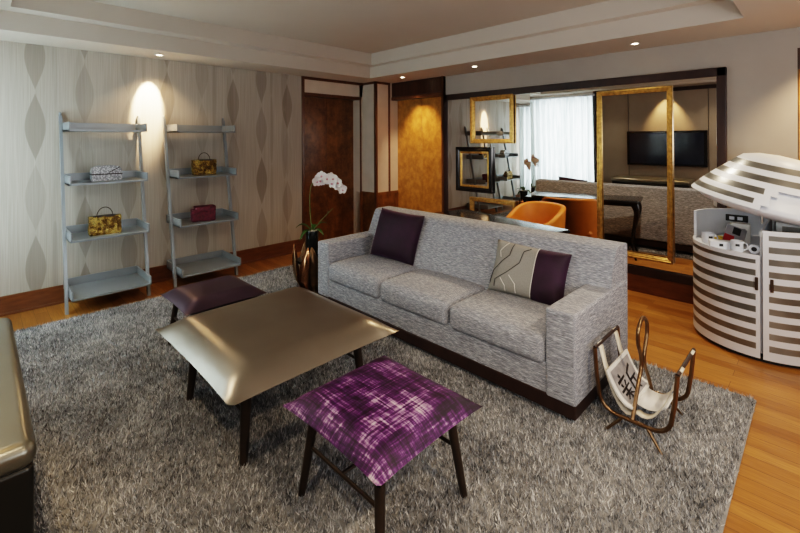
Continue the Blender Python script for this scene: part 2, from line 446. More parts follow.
for z in (WZ0, WZ1 - .04): box(bm, W0, W1, YF - .09, YF - .04, z, z + .04)
finish(bm, 'window_frame', M['white_gloss'], w, smooth=False)
bm = bm_new(); box(bm, W0, W1, YF - .07, YF - .064, WZ0, WZ1); finish(bm, 'glass', M['glass'], w, smooth=False)
# baseboards
bm = bm_new(); box(bm, XL, XL + .018, YF, 3.245, 0, .173, .004); box(bm, XL, XL + .026, YF, 3.245, 0, .02, .004); struct(bm, 'baseboard_left', M['base_wood'], smooth=False)
bm = bm_new(); box(bm, -3.83, -.149, YB - .02, YB, 0, .173, .004); box(bm, .9, XR, YB - .02, YB, 0, .173); struct(bm, 'baseboard_back', M['base_wood'], smooth=False)
bm = bm_new(); box(bm, W1 + .1, XR, YF, YF + .02, 0, .15); struct(bm, 'baseboard_front', M['dark_wood'], smooth=False)

# ------------------------------------------------------------------ mirror wall
MX0, MX1, MZ0, MZ1 = -3.825, -.61, .18, 2.19
mir = thing('wall_mirror', 'wall-wide mirror in dark wood frame behind the sofa', 'mirror', (0, YB, 0))
def frame_bm(x0, x1, z0, z1, w, y0, y1, prof=0.0):
    b = bm_new()
    box(b, x0, x1, y0, y1, z1 - w, z1, .004); box(b, x0, x1, y0, y1, z0, z0 + w, .004)
    box(b, x0, x0 + w, y0, y1, z0, z1, .004); box(b, x1 - w, x1, y0, y1, z0, z1, .004)
    return b
b = bm_new()
box(b, MX0, MX1, -.055, 0, MZ1 - .08, MZ1, .006); box(b, MX0, MX0 + .07, -.055, 0, MZ0, MZ1, .006); box(b, MX1 - .07, MX1, -.055, 0, MZ0, MZ1, .006)
box(b, MX0, MX1, -.045, 0, MZ0, .262, .004)
finish(b, 'frame', M['dark_wood'], mir, smooth=False)
SEAM = -2.50
for (x0, x1, rz, rx) in ((MX0 + .06, SEAM - .002, .0240, 0), (SEAM + .002, MX1 - .06, 0, .0160)):
    b = bm_new(); xm, zm = (x0 + x1) / 2, (MZ0 + MZ1) / 2
    box(b, x0 - xm, x1 - xm, -.004, .004, .265 - zm, MZ1 - .07 - zm)
    o = finish(b, 'mirror_panel', M['mirror'], mir, smooth=False); o.location = (xm, -.026, zm); o.rotation_euler = (rx, 0, rz)

def picture_frame(name, label, x0, x1, z0, z1, w, dep, m1, m2=None):
    t = thing(name, label, 'picture frame', ((x0 + x1) / 2, YB - .036, z0), group=None)
    hx, hz = (x1 - x0) / 2, z1 - z0
    def molding(b, ox, oz0, oz1, w, prof):
        # mitred moulding swept round the rectangle
        C = [(-ox, oz0, 1, 1), (ox, oz0, -1, 1), (ox, oz1, -1, -1), (-ox, oz1, 1, -1)]
        R = [[b.verts.new((cx + sx * u * w, y, cz + sz * u * w)) for (u, y) in prof] for cx, cz, sx, sz in C]
        for k in range(4):
            A, B = R[k], R[(k + 1) % 4]
            for j in range(len(prof)):
                b.faces.new((A[j], B[j], B[(j + 1) % len(prof)], A[(j + 1) % len(prof)]))
    P = [(0, 0), (0, -dep * .8), (.12, -dep), (.3, -dep), (.42, -dep * .7), (.62, -dep * .75), (.78, -dep * .5), (.9, -dep * .5), (1, -dep * .35), (1, 0)]
    b = bm_new(); molding(b, hx, 0, hz, w, P); finish(b, 'moulding', m1, t, angle=25)
    if m2:
        b = bm_new(); molding(b, hx - w, w, hz - w, w * .45, [(0, 0), (0, -dep * .45), (.5, -dep * .5), (1, -dep * .25), (1, 0)]); finish(b, 'inner_moulding', m2, t, angle=25)
    return t
picture_frame('picture_frame', 'square thin gold frame on mirror above the black frame', -3.36, -2.72, 1.505, 2.12, .055, .035, M['gold_frame'])
picture_frame('picture_frame', 'black picture frame with gold inner edge on the mirror', -3.60, -3.02, .855, 1.455, .06, .04, M['black'], M['gold_frame'])
picture_frame('picture_frame', 'low gold frame on mirror, mostly hidden behind sofa back', -3.375, -2.69, .29, .785, .055, .035, M['gold_frame'])
picture_frame('picture_frame', 'tall large gold frame on the mirror beside the striped cabinet', -1.72, -1.02, .35, 2.06, .05, .03, M['gold_frame'])

# ------------------------------------------------------------------ TV side (seen in the mirror)
t = thing('television', 'black flat television on the taupe wall, seen in the mirror', 'television', (-2.26, YF + .012, .87))
b = bm_new(); box(b, -.70, .70, 0, .05, -.03, .68, .006); finish(b, 'housing', M['black'], t, smooth=False)
b = bm_new(); box(b, -.70, .70, .045, .052, -.03, -.022); finish(b, 'trim_strip', M['bronze'], t, smooth=False)
b = bm_new(); box(b, -.65, .65, .0505, .054, .015, .635); finish(b, 'screen', M['screen'], t, smooth=False)
t = thing('media_console', 'silver metallic console with rounded edges at near left', 'console', (-2.42, -.14, 0))
b = bm_new(); rounded(b, -.70, .655, -.26, .268, .09, .535, .02, n=3); finish(b, 'cabinet_body', M['console_dark'], t)
b = bm_new(); rounded(b, -.72, .665, -.265, .275, .525, .61, .038, n=4); finish(b, 'console_top', M['console'], t)['label'] = 'silver metallic top'
b = bm_new(); box(b, -.66, .62, -.22, .22, 0, .095); finish(b, 'plinth', M['black_matte'], t, smooth=False)
for k in (-.25, .22):
    b = bm_new(); box(b, k - .002, k + .002, .2605, .2635, .13, .49); finish(b, 'door_gap', M['black_matte'], t, smooth=False)
# curtain
b = bm_new()
def cur(u, v):
    x = -5.14 + 1.53 * u; a = 1 - .25 * v
    return Vector((x, YF + .14 + .055 * math.sin(u * 2 * PI * 11 + .6 * math.sin(u * 20)) * (.6 + .4 * (1 - v)) + .012 * math.sin(u * 57 + v * 2), .03 + 2.32 * v))
grid(b, cur, 240, 8)
tag(finish(b, 'curtain', M['sheer'], None, angle=180), 'sheer white pleated curtain at window, seen in the mirror', 'curtain')
b = bm_new(); box(b, -5.18, -3.59, YF + .08, YF + .2, 2.36, 2.4, .004); tag(finish(b, 'curtain_rail', M['white_gloss'], None, smooth=False), 'white rail above the sheer curtain, seen in the mirror', 'curtain rail')

# ------------------------------------------------------------------ downlights in the soffit
DL = [(-4.95, 1.37, 'round recessed ceiling light above the two ladder shelves'), (-4.303, 4.366, 'round recessed ceiling light before the golden wood door'),
      (-3.059, 4.374, 'round recessed ceiling light above left end of the mirror'), (-1.268, 4.442, 'round recessed ceiling light above right end of the mirror')]
for x, y, lb in DL:
    t = thing('ceiling_light', lb, 'ceiling light', (x, y, H), group='recessed ceiling lights')
    b = bm_new(); lathe(b, [(.026, -.001), (.03, -.004), (.042, -.004), (.045, .0), (.045, .004)], 24); finish(b, 'trim_ring', M['white_gloss'], t)
    b = bm_new(); lathe(b, [(0, -.0015), (.026, -.0015)], 20); finish(b, 'bulb_lens', M['lens'], t)

# ------------------------------------------------------------------ ladder shelves
def ladder(label, y0):
    t = thing('ladder_shelf', label, 'shelf', (XL, y0, 0), group='grey leaning ladder shelves')
    legX = lambda z: .385 - (.385 - .03) * z / 1.80
    for y in (0.0, .655):
        b = bm_new()
        m = Matrix.Identity(4)
        P = [(legX(z), y, z) for z in (0, 1.80)]
        a0, a1 = Vector(P[0]), Vector(P[1])
        for (u0, u1) in ((0, 1),):
            vs = []
            for p in (a0, a1):
                for dx, dy in ((-.02, -.0125), (.02, -.0125), (.02, .0125), (-.02, .0125)): vs.append(b.verts.new(p + Vector((dx, dy, 0))))
            b.faces.new(vs[:4]); b.faces.new(vs[4:])
            for k in range(4): b.faces.new((vs[k], vs[(k + 1) % 4], vs[4 + (k + 1) % 4], vs[4 + k]))
        lg = finish(b, 'leg', M['grey_lacquer'], t, smooth=False)
        b = bm_new(); tube(b, [(legX(1.80), y, 1.79), (legX(1.8) - .004, y, 1.825), (legX(1.8) - .012, y, 1.83), (.012, y, 1.80), (.012, y, 1.76)], .011, 8); finish(b, 'wall_hook', M['grey_lacquer'], lg)
    for z, xf in ((1.645, .41), (1.155, .445), (.65, .49), (.145, .545)):
        b = bm_new(); xb = max(.035, legX(z) - .33); xb = .045
        box(b, xb, xf, .016, .64, z, z + .018, .002)
        box(b, xb, xb + .014, .016, .64, z, z + .09, .002)
        box(b, xb, xf, .016, .03, z, z + .085, .002); box(b, xb, xf, .626, .64, z, z + .085, .002)
        finish(b, 'shelf', M['grey_lacquer'], t, smooth=False)
    return t
ladder('grey ladder shelf leaning on patterned wall, the one holding the snakeskin case', .573)
ladder('grey ladder shelf leaning on patterned wall, the one holding the dark red box', 1.475)

def handbag(label, loc, w, dp, hgt, rz, seed, flare=.0):
    rnd = random.Random(seed)
    t = thing('handbag', label, 'handbag', loc, rz)
    b = bm_new()
    ns = 14; nz = 8; rings = []
    for j in range(nz + 1):
        v = j / nz; z = hgt * v; ww = w / 2 * (1 + flare * v); dd = dp / 2 * (1 - .55 * v ** 1.5)
        R = []
        for k in range(4 * ns):
            s = k / ns; q = int(s); f = s - q
            c = [(-1, -1), (1, -1), (1, 1), (-1, 1), (-1, -1)]
            x = c[q][0] + (c[q + 1][0] - c[q][0]) * f; y = c[q][1] + (c[q + 1][1] - c[q][1]) * f
            am = .006 if 0 < j else 0
            R.append(b.verts.new((x * ww + rnd.uniform(-am, am), y * dd + rnd.uniform(-am, am), z + (rnd.uniform(-.004, .004) if j else 0))))
        rings.append(R)
    for A, B in zip(rings, rings[1:]):
        for k in range(4 * ns): b.faces.new((A[k], A[(k + 1) % (4 * ns)], B[(k + 1) % (4 * ns)], B[k]))
    b.faces.new(rings[0]); b.faces.new(rings[-1])
    finish(b, 'bag_body', M['gold_bag'], t, angle=18)
    b = bm_new(); tube(b, [(.075 * math.cos(a) * .85, 0, hgt + .085 * math.sin(a) - .004) for a in [PI * k / 16 for k in range(17)]], .0038, 8); finish(b, 'handle', M['leg_dark'], t)
    b = bm_new(); box(b, -w * .36, w * .36, -dp * .24, dp * .24, hgt - .012, hgt + .006, .003); finish(b, 'clasp_bar', M['wrap'], t, smooth=False)
    return t
handbag('crinkled gold handbag on third shelf, below the snakeskin case', (-4.86, .87, .669), .245, .10, .175, PI / 2, 3, .0)
handbag('gold handbag with thin handle above the dark red box', (-4.93, 1.815, 1.174), .225, .10, .165, PI / 2, 8, .12)
t = thing('clutch_case', 'silver snakeskin case with dark band on second shelf', 'case', (-4.93, .895, 1.174), PI / 2)
b = bm_new()
prof = []
for k in range(24):
    a = PI * k / 23; prof.append((.122 * math.cos(a) * (1 if abs(math.cos(a)) < .9 else 1), .07 + .075 * math.sin(a) ** .55))
pts = [(.122, 0)] + [(.122 * (abs(math.cos(PI * k / 24)) ** .5) * (1 if k < 12 else -1), .075 + .07 * math.sin(PI * k / 24) ** .7) for k in range(25)] + [(-.122, 0)]
A = [b.verts.new((x, -.05, z)) for x, z in pts]; B_ = [b.verts.new((x, .05, z)) for x, z in pts]
b.faces.new(A); b.faces.new(B_[::-1])
for k in range(len(pts)): b.faces.new((A[k], A[(k + 1) % len(pts)], B_[(k + 1) % len(pts)], B_[k]))
finish(b, 'case_body', M['snake'], t, angle=50)
b = bm_new(); box(b, -.125, .125, -.053, .053, .058, .07, .002)
box(b, -.004, .004, -.0535, .0535, -.05, .05, mtx=Matrix.Translation((.06, 0, .105)) @ Matrix.Rotation(math.radians(60), 4, 'Y'))
finish(b, 'dark_band', M['wrap'], t, smooth=False)
t = thing('gift_box', 'dark red quilted box bag on right ladder shelf', 'box', (-4.87, 1.78, .669), PI / 2 - .15)
b = bm_new(); rounded(b, -.12, .12, -.055, .055, 0, .135, .012, n=4)
finish(b, 'box_body', M['garnet'], t)
b = bm_new(); rounded(b, -.09, .122, -.06, .06, .10, .165, .012, n=4); finish(b, 'flap', M['garnet'], t)

# ------------------------------------------------------------------ rug
RX0, RX1, RY0, RY1 = -4.645, -.285, -.17, 3.24
rug = bm_new(); box(rug, RX0, RX1, RY0, RY1, .0, .012); rug = finish(rug, 'shag_rug', M['rug_base'], None, smooth=False)
tag(rug, 'large silver grey shag rug under the sofa and stools', 'rug')
rng = np.random.default_rng(5); N = 260000
bx = rng.uniform(RX0 + .005, RX1 - .005, N); by = rng.uniform(RY0 + .005, RY1 - .005, N)
keep = ~((by > 2.5) & (by < 3.1) & (bx > -3.1) & (bx < -1.1)); bx, by = bx[keep], by[keep]; N = len(bx)
ang = rng.uniform(0, 2 * PI, N); lean = rng.uniform(.2, 1.0, N); ln = rng.uniform(.018, .034, N)
# slow swirl so the pile lies in patches
sw = np.sin(bx * 3.1 + np.cos(by * 2.3) * 2) + np.cos(by * 3.7 + np.sin(bx * 1.7) * 2)
ang = ang * .8 + sw * 1.2
hx = np.cos(ang) * np.sin(lean) * ln; hy = np.sin(ang) * np.sin(lean) * ln; hz = np.cos(lean) * ln
wa = rng.uniform(0, 2 * PI, N); wd = rng.uniform(.0018, .0042, N); wx = np.cos(wa) * wd; wy = np.sin(wa) * wd
co = np.empty((N, 3, 3)); co[:, 0] = np.stack([bx - wx, by - wy, np.full(N, .008)], 1); co[:, 1] = np.stack([bx + wx, by + wy, np.full(N, .008)], 1); co[:, 2] = np.stack([bx + hx, by + hy, .01 + hz], 1)
me = bpy.data.meshes.new('pile'); me.vertices.add(N * 3); me.vertices.foreach_set('co', co.reshape(-1))
me.loops.add(N * 3); me.loops.foreach_set('vertex_index', np.arange(N * 3, dtype=np.int32)); me.polygons.add(N)
me.polygons.foreach_set('loop_start', np.arange(0, N * 3, 3, dtype=np.int32)); me.update(calc_edges=True); me.materials.append(M['rug'])
o = bpy.data.objects.new('pile', me); COL.objects.link(o); o.parent = rug; o['kind'] = 'stuff'
FZ = .016   # furniture on the rug rests in the pile

# ------------------------------------------------------------------ padded tables / stools
def pad(bm, a, b_, zs, up, dn, bev, bow=.012, n=44):
    def prof(e, w): 
        t = max(0.0, min(1.0, e / w)); return math.sin(t * PI / 2) ** .85
    def top(u, v):
        x, y = (2 * u - 1), (2 * v - 1)
        X = x * (a - bow * (1 - y * y) * abs(x)); Y = y * (b_ - bow * (1 - x * x) * abs(y))
        s = prof(a * (1 - abs(x)), bev) * prof(b_ * (1 - abs(y)), bev)
        return Vector((X, Y, zs + up * s + .008 * (1 - x * x) * (1 - y * y)))
    def bot(u, v):
        x, y = (2 * u - 1), (2 * v - 1)
        X = x * (a - bow * (1 - y * y) * abs(x)); Y = y * (b_ - bow * (1 - x * x) * abs(y))
        s = prof(a * (1 - abs(x)), bev * .8) * prof(b_ * (1 - abs(y)), bev * .8)
        return Vector((X, Y, zs - dn * s))
    grid(bm, top, n, n); grid(bm, bot, n, n)
    bmesh.ops.remove_doubles(bm, verts=bm.verts, dist=.0005)
def padded(name, label, cat, cx, cy, a, b_, zs, up, dn, bev, m, feet, tops, rl=.021, group=None):
    t = thing(name, label, cat, (cx, cy, FZ), group=group)
    zs -= FZ
    b = bm_new(); pad(b, a, b_, zs, up, dn, bev); finish(b, 'seat' if cat == 'stool' else 'padded_top', m, t, angle=75)
    zt = zs - dn * .95
    fx, fy = feet; tx, ty = tops
    for sx in (-1, 1):
        for sy in (-1, 1):
            b = bm_new(); tube(b, [(sx * fx, sy * fy, 0), (sx * (fx + tx) / 2, sy * (fy + ty) / 2, zt / 2), (sx * tx, sy * ty, zt)], [rl * .72, rl * .9, rl], 14); finish(b, 'leg', M['leg_dark'], t)
    zz = zt * .62; k = .62; mx, my = fx + (tx - fx) * k, fy + (ty - fy) * k
    b = bm_new()
    for sy in (-1, 1): tube(b, [(-mx, sy * my, zz), (mx, sy * my, zz)], .008, 8)
    tube(b, [(0, -my, zz), (0, my, zz)], .008, 8)
    finish(b, 'stretcher', M['leg_dark'], t)
    return t
padded('coffee_table', 'large square padded coffee table in shiny taupe leather', 'table', -2.315, 1.265, .532, .508, .42, .075, .05, .17, M['silver'], (.36, .37), (.33, .34), .026)
padded('padded_stool', 'stool with brushed purple and lilac velvet top', 'stool', -1.356, 1.24, .312, .302, .40, .055, .045, .11, M['brush'], (.252, .245), (.21, .205), group='square padded stools')
padded('padded_stool', 'stool with shiny dark plum leather top beside coffee table', 'stool', -3.26, 1.265, .28, .293, .40, .055, .045, .12, M['plum'], (.225, .24), (.19, .2), group='square padded stools')

# ------------------------------------------------------------------ sofa
SX0, SX1, SY0, SY1 = -3.347, -.931, 2.246, 3.116
sofa = thing('sofa', 'long grey woven three seat sofa on dark wood base', 'sofa', ((SX0 + SX1) / 2, (SY0 + SY1) / 2, FZ), -.005)
cx, cy = (SX0 + SX1) / 2, (SY0 + SY1) / 2; hw, hd = (SX1 - SX0) / 2, (SY1 - SY0) / 2
ZA = .615 - FZ; AW = .17
b = bm_new(); box(b, -hw + .004, hw - .004, -hd + .004, hd - .02, .035, .118, .006)
pl = finish(b, 'base', M['dark_wood'], sofa, smooth=False)
for sx in (-1, 1):
    for sy in (-1, 1):
        b = bm_new(); x, y = sx * (hw - .06), sy * (hd - .07)
        vs = [b.verts.new((x + q * dx * (1 if z else .72), y + r * dx * (1 if z else .72), z)) for z, dx in ((0, .028), (.06, .036)) for q, r in ((-1, -1), (1, -1), (1, 1), (-1, 1))]
        b.faces.new(vs[:4]); b.faces.new(vs[4:])
        for k in range(4): b.faces.new((vs[k], vs[(k + 1) % 4], vs[4 + (k + 1) % 4], vs[4 + k]))
        finish(b, 'foot', M['dark_wood'], sofa, smooth=False)
b = bm_new(); rounded(b, -hw + AW - .01, hw - AW + .01, -hd + .012, hd - .03, .105, .29, .012, n=2); finish(b, 'seat_frame', M['sofa'], sofa)
for sx in (-1, 1):
    b = bm_new(); x0, x1 = (-hw, -hw + AW) if sx < 0 else (hw - AW, hw)
    rounded(b, x0, x1, -hd, hd - .03, .105, ZA, .016, n=3); finish(b, 'arm', M['sofa'], sofa)
# back: raked slab
b = bm_new()
zt = .853 - FZ; sec = [(hd - .43, .26), (hd - .385, .44), (hd - .23, zt - .05), (hd - .21, zt - .012), (hd - .175, zt), (hd - .02, zt), (hd - .002, zt - .012), (hd, zt - .05), (hd, .14), (hd - .06, .125)]
nx = 24; xs = [-hw + .075 + (2 * hw - .087) * k / nx for k in range(nx + 1)]
rings = [[b.verts.new((x, y - (.012 * math.sin(PI * (k / nx)) if 0 < j < 3 else 0), z)) for j, (y, z) in enumerate(sec)] for k, x in enumerate(xs)]
for A, B_ in zip(rings, rings[1:]):
    for k in range(len(sec)): b.faces.new((A[k], A[(k + 1) % len(sec)], B_[(k + 1) % len(sec)], B_[k]))
b.faces.new(rings[0]); b.faces.new(rings[-1])
bk = finish(b, 'backrest', M['sofa'], sofa, angle=35)
sw_ = (2 * hw - 2 * AW) / 3
for k in range(3):
    b = bm_new(); x0 = -hw + AW + sw_ * k
    rounded(b, x0 + .003, x0 + sw_ - .003, -hd - .012, hd - .37, .262, .425, .045, crown=.028, side=.012, n=10); finish(b, 'seat_cushion', M['sofa'], sofa)

def pillow_bm(w, hgt, T, n=26, pinch=.05):
    b = bm_new()
    def side(s):
        def f(u, v):
            x, y = 2 * u - 1, 2 * v - 1
            X = x * w / 2 * (1 - pinch * (1 - y * y)); Z = y * hgt / 2 * (1 - pinch * (1 - x * x))
            th = T / 2 * (max(0, 1 - x ** 4) * max(0, 1 - y ** 4)) ** .55
            return Vector((X, s * th, Z))
        return f
    grid(b, side(-1), n, n); grid(b, side(1), n, n); bmesh.ops.remove_doubles(b, verts=b.verts, dist=.0004); return b
def pillow(label, loc, rot, w, hgt, T, kind):
    t = thing('throw_pillow', label, 'cushion', loc, group='sofa cushions'); t.rotation_euler = rot
    b = pillow_bm(w, hgt, T)
    if kind == 'plain': finish(b, 'cover', M['velvet'], t, angle=100)
    else:
        for f in b.faces: f.material_index = 0 if f.calc_center_median().x < w * .12 else 1
        # keep the two fabrics as separate cover pieces
        b2 = b.copy(); bmesh.ops.delete(b, geom=[f for f in b.faces if f.material_index == 1], context='FACES')
        bmesh.ops.delete(b2, geom=[f for f in b2.faces if f.material_index == 0], context='FACES')
        for q in b2.faces: q.material_index = 0
        finish(b, 'cover', M['cushion_grey'], t, angle=100)['label'] = 'pale grey linen panel'
        finish(b2, 'velvet_panel', M['velvet'], t, angle=100)['label'] = 'aubergine velvet panel'
        def srf(x, z):
            u, v = x / (w / 2), z / (hgt / 2)
            return Vector((x, -T / 2 * (max(0, 1 - u ** 4) * max(0, 1 - v ** 4)) ** .55 - .002, z))
        def line(pts, m, nm):
            q = []
            for (x0, z0), (x1, z1) in zip(pts, pts[1:]):
                for k in range(8): q.append(srf((x0 + (x1 - x0) * k / 8) * w / 2, (z0 + (z1 - z0) * k / 8) * hgt / 2))
            bb = bm_new(); tube(bb, q, .0028, 6); finish(bb, nm, m, t)
        line([(-.42, .92), (-.45, .45), (-.62, .2), (-.85, -.25), (-.92, -.8)], M['thread_black'], 'embroidery')
        line([(.06, .85), (-.1, .7), (-.15, .25), (-.45, -.2), (-.75, -.55), (-.76, -.85)], M['thread_black'], 'embroidery')
        line([(-.58, .92), (-.75, .55), (-.68, .28)], M['thread_white'], 'embroidery')
        line([(-.38, -.28), (-.18, -.55), (-.14, -.9)], M['thread_white'], 'embroidery')
        line([(-.6, -.45), (-.45, -.7), (-.43, -.9)], M['thread_white'], 'embroidery')
        line([(.14 * 1.7, .96), (.235, .3), (.235, -.5), (.235, -.94)], M['thread_white'], 'embroidery')
    return t
pillow('square dark aubergine velvet cushion at left end of sofa', (-2.80, 2.755, .668), (-.34, .06, .14), .50, .45, .17, 'plain')
pillow('cushion half pale grey with embroidery, half aubergine velvet', (-1.475, 2.745, .615), (-.38, .04, .07), .55, .37, .15, 'two')

# ------------------------------------------------------------------ magazine rack
rack = thing('magazine_rack', 'bronze tube magazine rack with cream straps beside the sofa', 'magazine rack', (-.69, 2.57, FZ))
F0 = FZ
def U(y):
    x0, x1, zt, zb = -.185, .178, .40, .085; r = .09
    pts = [(x0 - .01, y, zt), (x0, y, zb + r + .08)] 
    pts += [(x0 + .012 + r - r * math.cos(a), y, zb + r - r * math.sin(a)) for a in [PI / 2 * k / 6 for k in range(7)]]
    pts += [(x1 - .012 - r + r * math.sin(a), y, zb + r - r * math.cos(a)) for a in [PI / 2 * k / 6 for k in range(7)]]
    pts += [(x1, y, zb + r + .08), (x1 + .012, y, zt - .005)]
    return pts
for y in (-.19, .17):
    b = bm_new(); tube(b, U(y), .0105, 10); finish(b, 'side_frame', M['bronze'], rack)
for x, z in ((-.195, .40), (.19, .395)):
    b = bm_new(); tube(b, [(x, -.19, z), (x, .17, z)], .0095, 10); rod = finish(b, 'top_rod', M['wrap'], rack)
# two canvas straps hanging between the rods
for y0 in (-.15, .09):
    b = bm_new()
    P = [(-.195, .411), (-.208, .40), (-.187, .385)] + [(p.x, p.z) for p in bez((-.187, 0, .385), (-.10, 0, .0), (0, 0, .105), 8)][1:] + [(p.x, p.z) for p in bez((0, 0, .105), (.10, 0, .05), (.18, 0, .38), 8)][1:] + [(.203, .40), (.19, .406)]
    A = [b.verts.new((x, y0, z)) for x, z in P]; B_ = [b.verts.new((x, y0 + .05, z)) for x, z in P]
    for k in range(len(P) - 1): b.faces.new((A[k], A[k + 1], B_[k + 1], B_[k]))
    o = finish(b, 'strap', M['strap'], rack, angle=80); md = o.modifiers.new('s', 'SOLIDIFY'); md.thickness = .004
# handle: uprights from each frame meeting in a loop
b = bm_new()
L = [(-.01, -.19, .085), (-.01, -.10, .22), (-.01, -.035, .31), (-.01, -.05, .38), (-.01, -.09, .45), (-.01, -.085, .52), (-.01, -.01, .562), (-.01, .065, .52), (-.01, .07, .45), (-.01, .03, .38), (-.01, .015, .31), (-.01, .08, .22), (-.01, .17, .085)]
def smoothpts(P, n=5):
    P = [Vector(p) for p in P]; out = []
    for i in range(len(P) - 1):
        p0, p1, p2, p3 = P[max(i - 1, 0)], P[i], P[i + 1], P[min(i + 2, len(P) - 1)]
        for k in range(n):
            t = k / n; out.append(.5 * ((2 * p1) + (p2 - p0) * t + (2 * p0 - 5 * p1 + 4 * p2 - p3) * t * t + (3 * p1 - p0 - 3 * p2 + p3) * t ** 3))
    return out + [P[-1]]
tube(b, smoothpts(L), .010, 10); finish(b, 'handle', M['bronze'], rack)
for sx, sy in ((-1, -1), (1, -1), (1, 1), (-1, 1)):
    b = bm_new(); y = -.19 if sy < 0 else .17
    tube(b, [(sx * .055, y, .086), (sx * .13, y + sy * .03, 0)], [.009, .006], 10); finish(b, 'leg', M['bronze'], rack)
# magazine lying in the sling
mag = thing('magazine', 'curved magazine with black brush calligraphy cover in the rack', 'magazine', (-.69, 2.57, FZ))
def magsurf(off):
    curve = bez((-.150, 0, .285), (-.085, 0, .115), (-.012, 0, .130), 20)
    def f(u, v):
        k = u * 20; i = min(int(k), 19); p = curve[i].lerp(curve[i + 1], k - i); d = (curve[i + 1] - curve[i]).normalized()
        nrm = Vector((-d.z, 0, d.x)); 
        if nrm.z < 0: nrm = -nrm
        q = p + nrm * off
        return Vector((q.x, -.172 + .33 * v, q.z))
    return f
b = bm_new(); fa, fb = magsurf(.004), magsurf(.013); Va = grid(b, fa, 20, 6); Vb = grid(b, fb, 20, 6)
for A, B_ in ((Va, Vb),):
    for i in range(20):
        for j in (0, 6): b.faces.new((A[i][j], A[i + 1][j], B_[i + 1][j], B_[i][j]))
    for j in range(6):
        for i in (0, 20): b.faces.new((A[i][j], A[i][j + 1], B_[i][j + 1], B_[i][j]))
finish(b, 'pages', M['paper'], mag, angle=60)
fs = magsurf(.0145); b = bm_new(); grid(b, lambda u, v: fs(.05 + .84 * u, .08 + .84 * v), 18, 6); finish(b, 'cover_picture', M['photo'], mag, angle=80)
fi = magsurf(.0158); b = bm_new()
def stroke(pts, w0=.04, w1=.024):
    n = 10; P = []
    for (a, c) in zip(pts, pts[1:]):
        for k in range(n): P.append((a[0] + (c[0] - a[0]) * k / n, a[1] + (c[1] - a[1]) * k / n))
    P.append(pts[-1]); prev = None
    for i, (x, y) in enumerate(P):
        q = P[min(i + 1, len(P) - 1)]; r = P[max(i - 1, 0)]; dx, dy = q[0] - r[0], q[1] - r[1]; L = math.hypot(dx, dy) or 1
        w = w0 + (w1 - w0) * i / (len(P) - 1); nx_, ny_ = -dy / L * w, dx / L * w
        # glyph space: x to the right, y down the page -> sheet (u down the slope, v along Y)
        mk = lambda X, Y: b.verts.new(fi(.06 + .80 * max(0, min(1, Y)), (.10 + .80 * max(0, min(1, X)))))
        e = (mk(x + nx_, y + ny_), mk(x - nx_, y - ny_))
        if prev: b.faces.new((prev[0], e[0], e[1], prev[1]))
        prev = e
# the character "new" in brush strokes
for s in ([(.20, .14), (.27, .22)], [(.08, .29), (.46, .25)], [(.17, .35), (.22, .45)], [(.40, .33), (.33, .45)], [(.05, .52), (.50, .47)], [(.10, .66), (.47, .62)],
          [(.28, .50), (.29, .92), (.22, .86)], [(.25, .68), (.10, .86)], [(.33, .70), (.45, .82)], [(.86, .14), (.60, .26)], [(.62, .24), (.60, .60), (.50, .90)], [(.62, .46), (.95, .42)], [(.80, .45), (.80, .95)]):
    stroke(s)
finish(b, 'calligraphy', M['ink'], mag, angle=80)
# loose sheet on the other side
b = bm_new(); cv = bez((-.012, 0, .125), (.07, 0, .095), (.125, 0, .165), 8)
V = [[b.verts.new((p.x, y, p.z + .01)) for y in (-.10, .10)] for p in cv]
for i in range(8): b.faces.new((V[i][0], V[i + 1][0], V[i + 1][1], V[i][1]))
o = finish(b, 'open_page', M['paper'], mag, angle=80); md = o.modifiers.new('s', 'SOLIDIFY'); md.thickness = .003

# ------------------------------------------------------------------ side table and orchid at far end of sofa
TX, TY = -3.72, 2.44
t = thing('side_table', 'small faceted bronze and copper side table beside sofa arm', 'side table', (TX, TY, FZ))
b = bm_new(); lathe(b, [(0, .0), (.17, .0), (.17, .012), (.06, .05), (.05, .14), (.07, .28), (.0, .30)], 10); finish(b, 'pedestal', M['bronze'], t, angle=15)
b = bm_new(); lathe(b, [(0, .30), (.155, .30), (.162, .306), (.162, .316), (.155, .322), (0, .322)], 36); finish(b, 'table_top', M['black'], t)
for k in range(9):
    a = 2 * PI * k / 9 + .3; b = bm_new(); m = M['copper'] if k % 2 else M['bronze']
    ca, sa = math.cos(a), math.sin(a); tx, ty = -sa, ca
    tw = .35 if k % 2 else -.25
    P = [(.10, .02, .04), (.165, .14, .055), (.175, .30, .055), (.17, .42, .03), (.165, .48, .006)]
    A, B_ = [], []
    for j, (r, z, w) in enumerate(P):
        off = tw * (z - .2) * .5
        A.append(b.verts.new((ca * r + tx * (off - w), sa * r + ty * (off - w), z))); B_.append(b.verts.new((ca * (r + .012) + tx * (off + w), sa * (r + .012) + ty * (off + w), z)))
    for j in range(4): b.faces.new((A[j], B_[j], B_[j + 1], A[j + 1]))
    o = finish(b, 'petal_panel', m, t, angle=20); md = o.modifiers.new('s', 'SOLIDIFY'); md.thickness = .006
PXo, PYo, PZ = -3.72, 2.44, FZ + .322
orc = thing('potted_orchid', 'white orchid arching from dark pot beside the sofa', 'plant', (PXo, PYo, PZ))
b = bm_new(); lathe(b, [(0, 0), (.052, 0), (.058, .01), (.068, .285), (.066, .292), (.060, .29), (.058, .27), (0, .27)], 28); finish(b, 'pot', M['pot'], orc)
b = bm_new()
rr = random.Random(4)
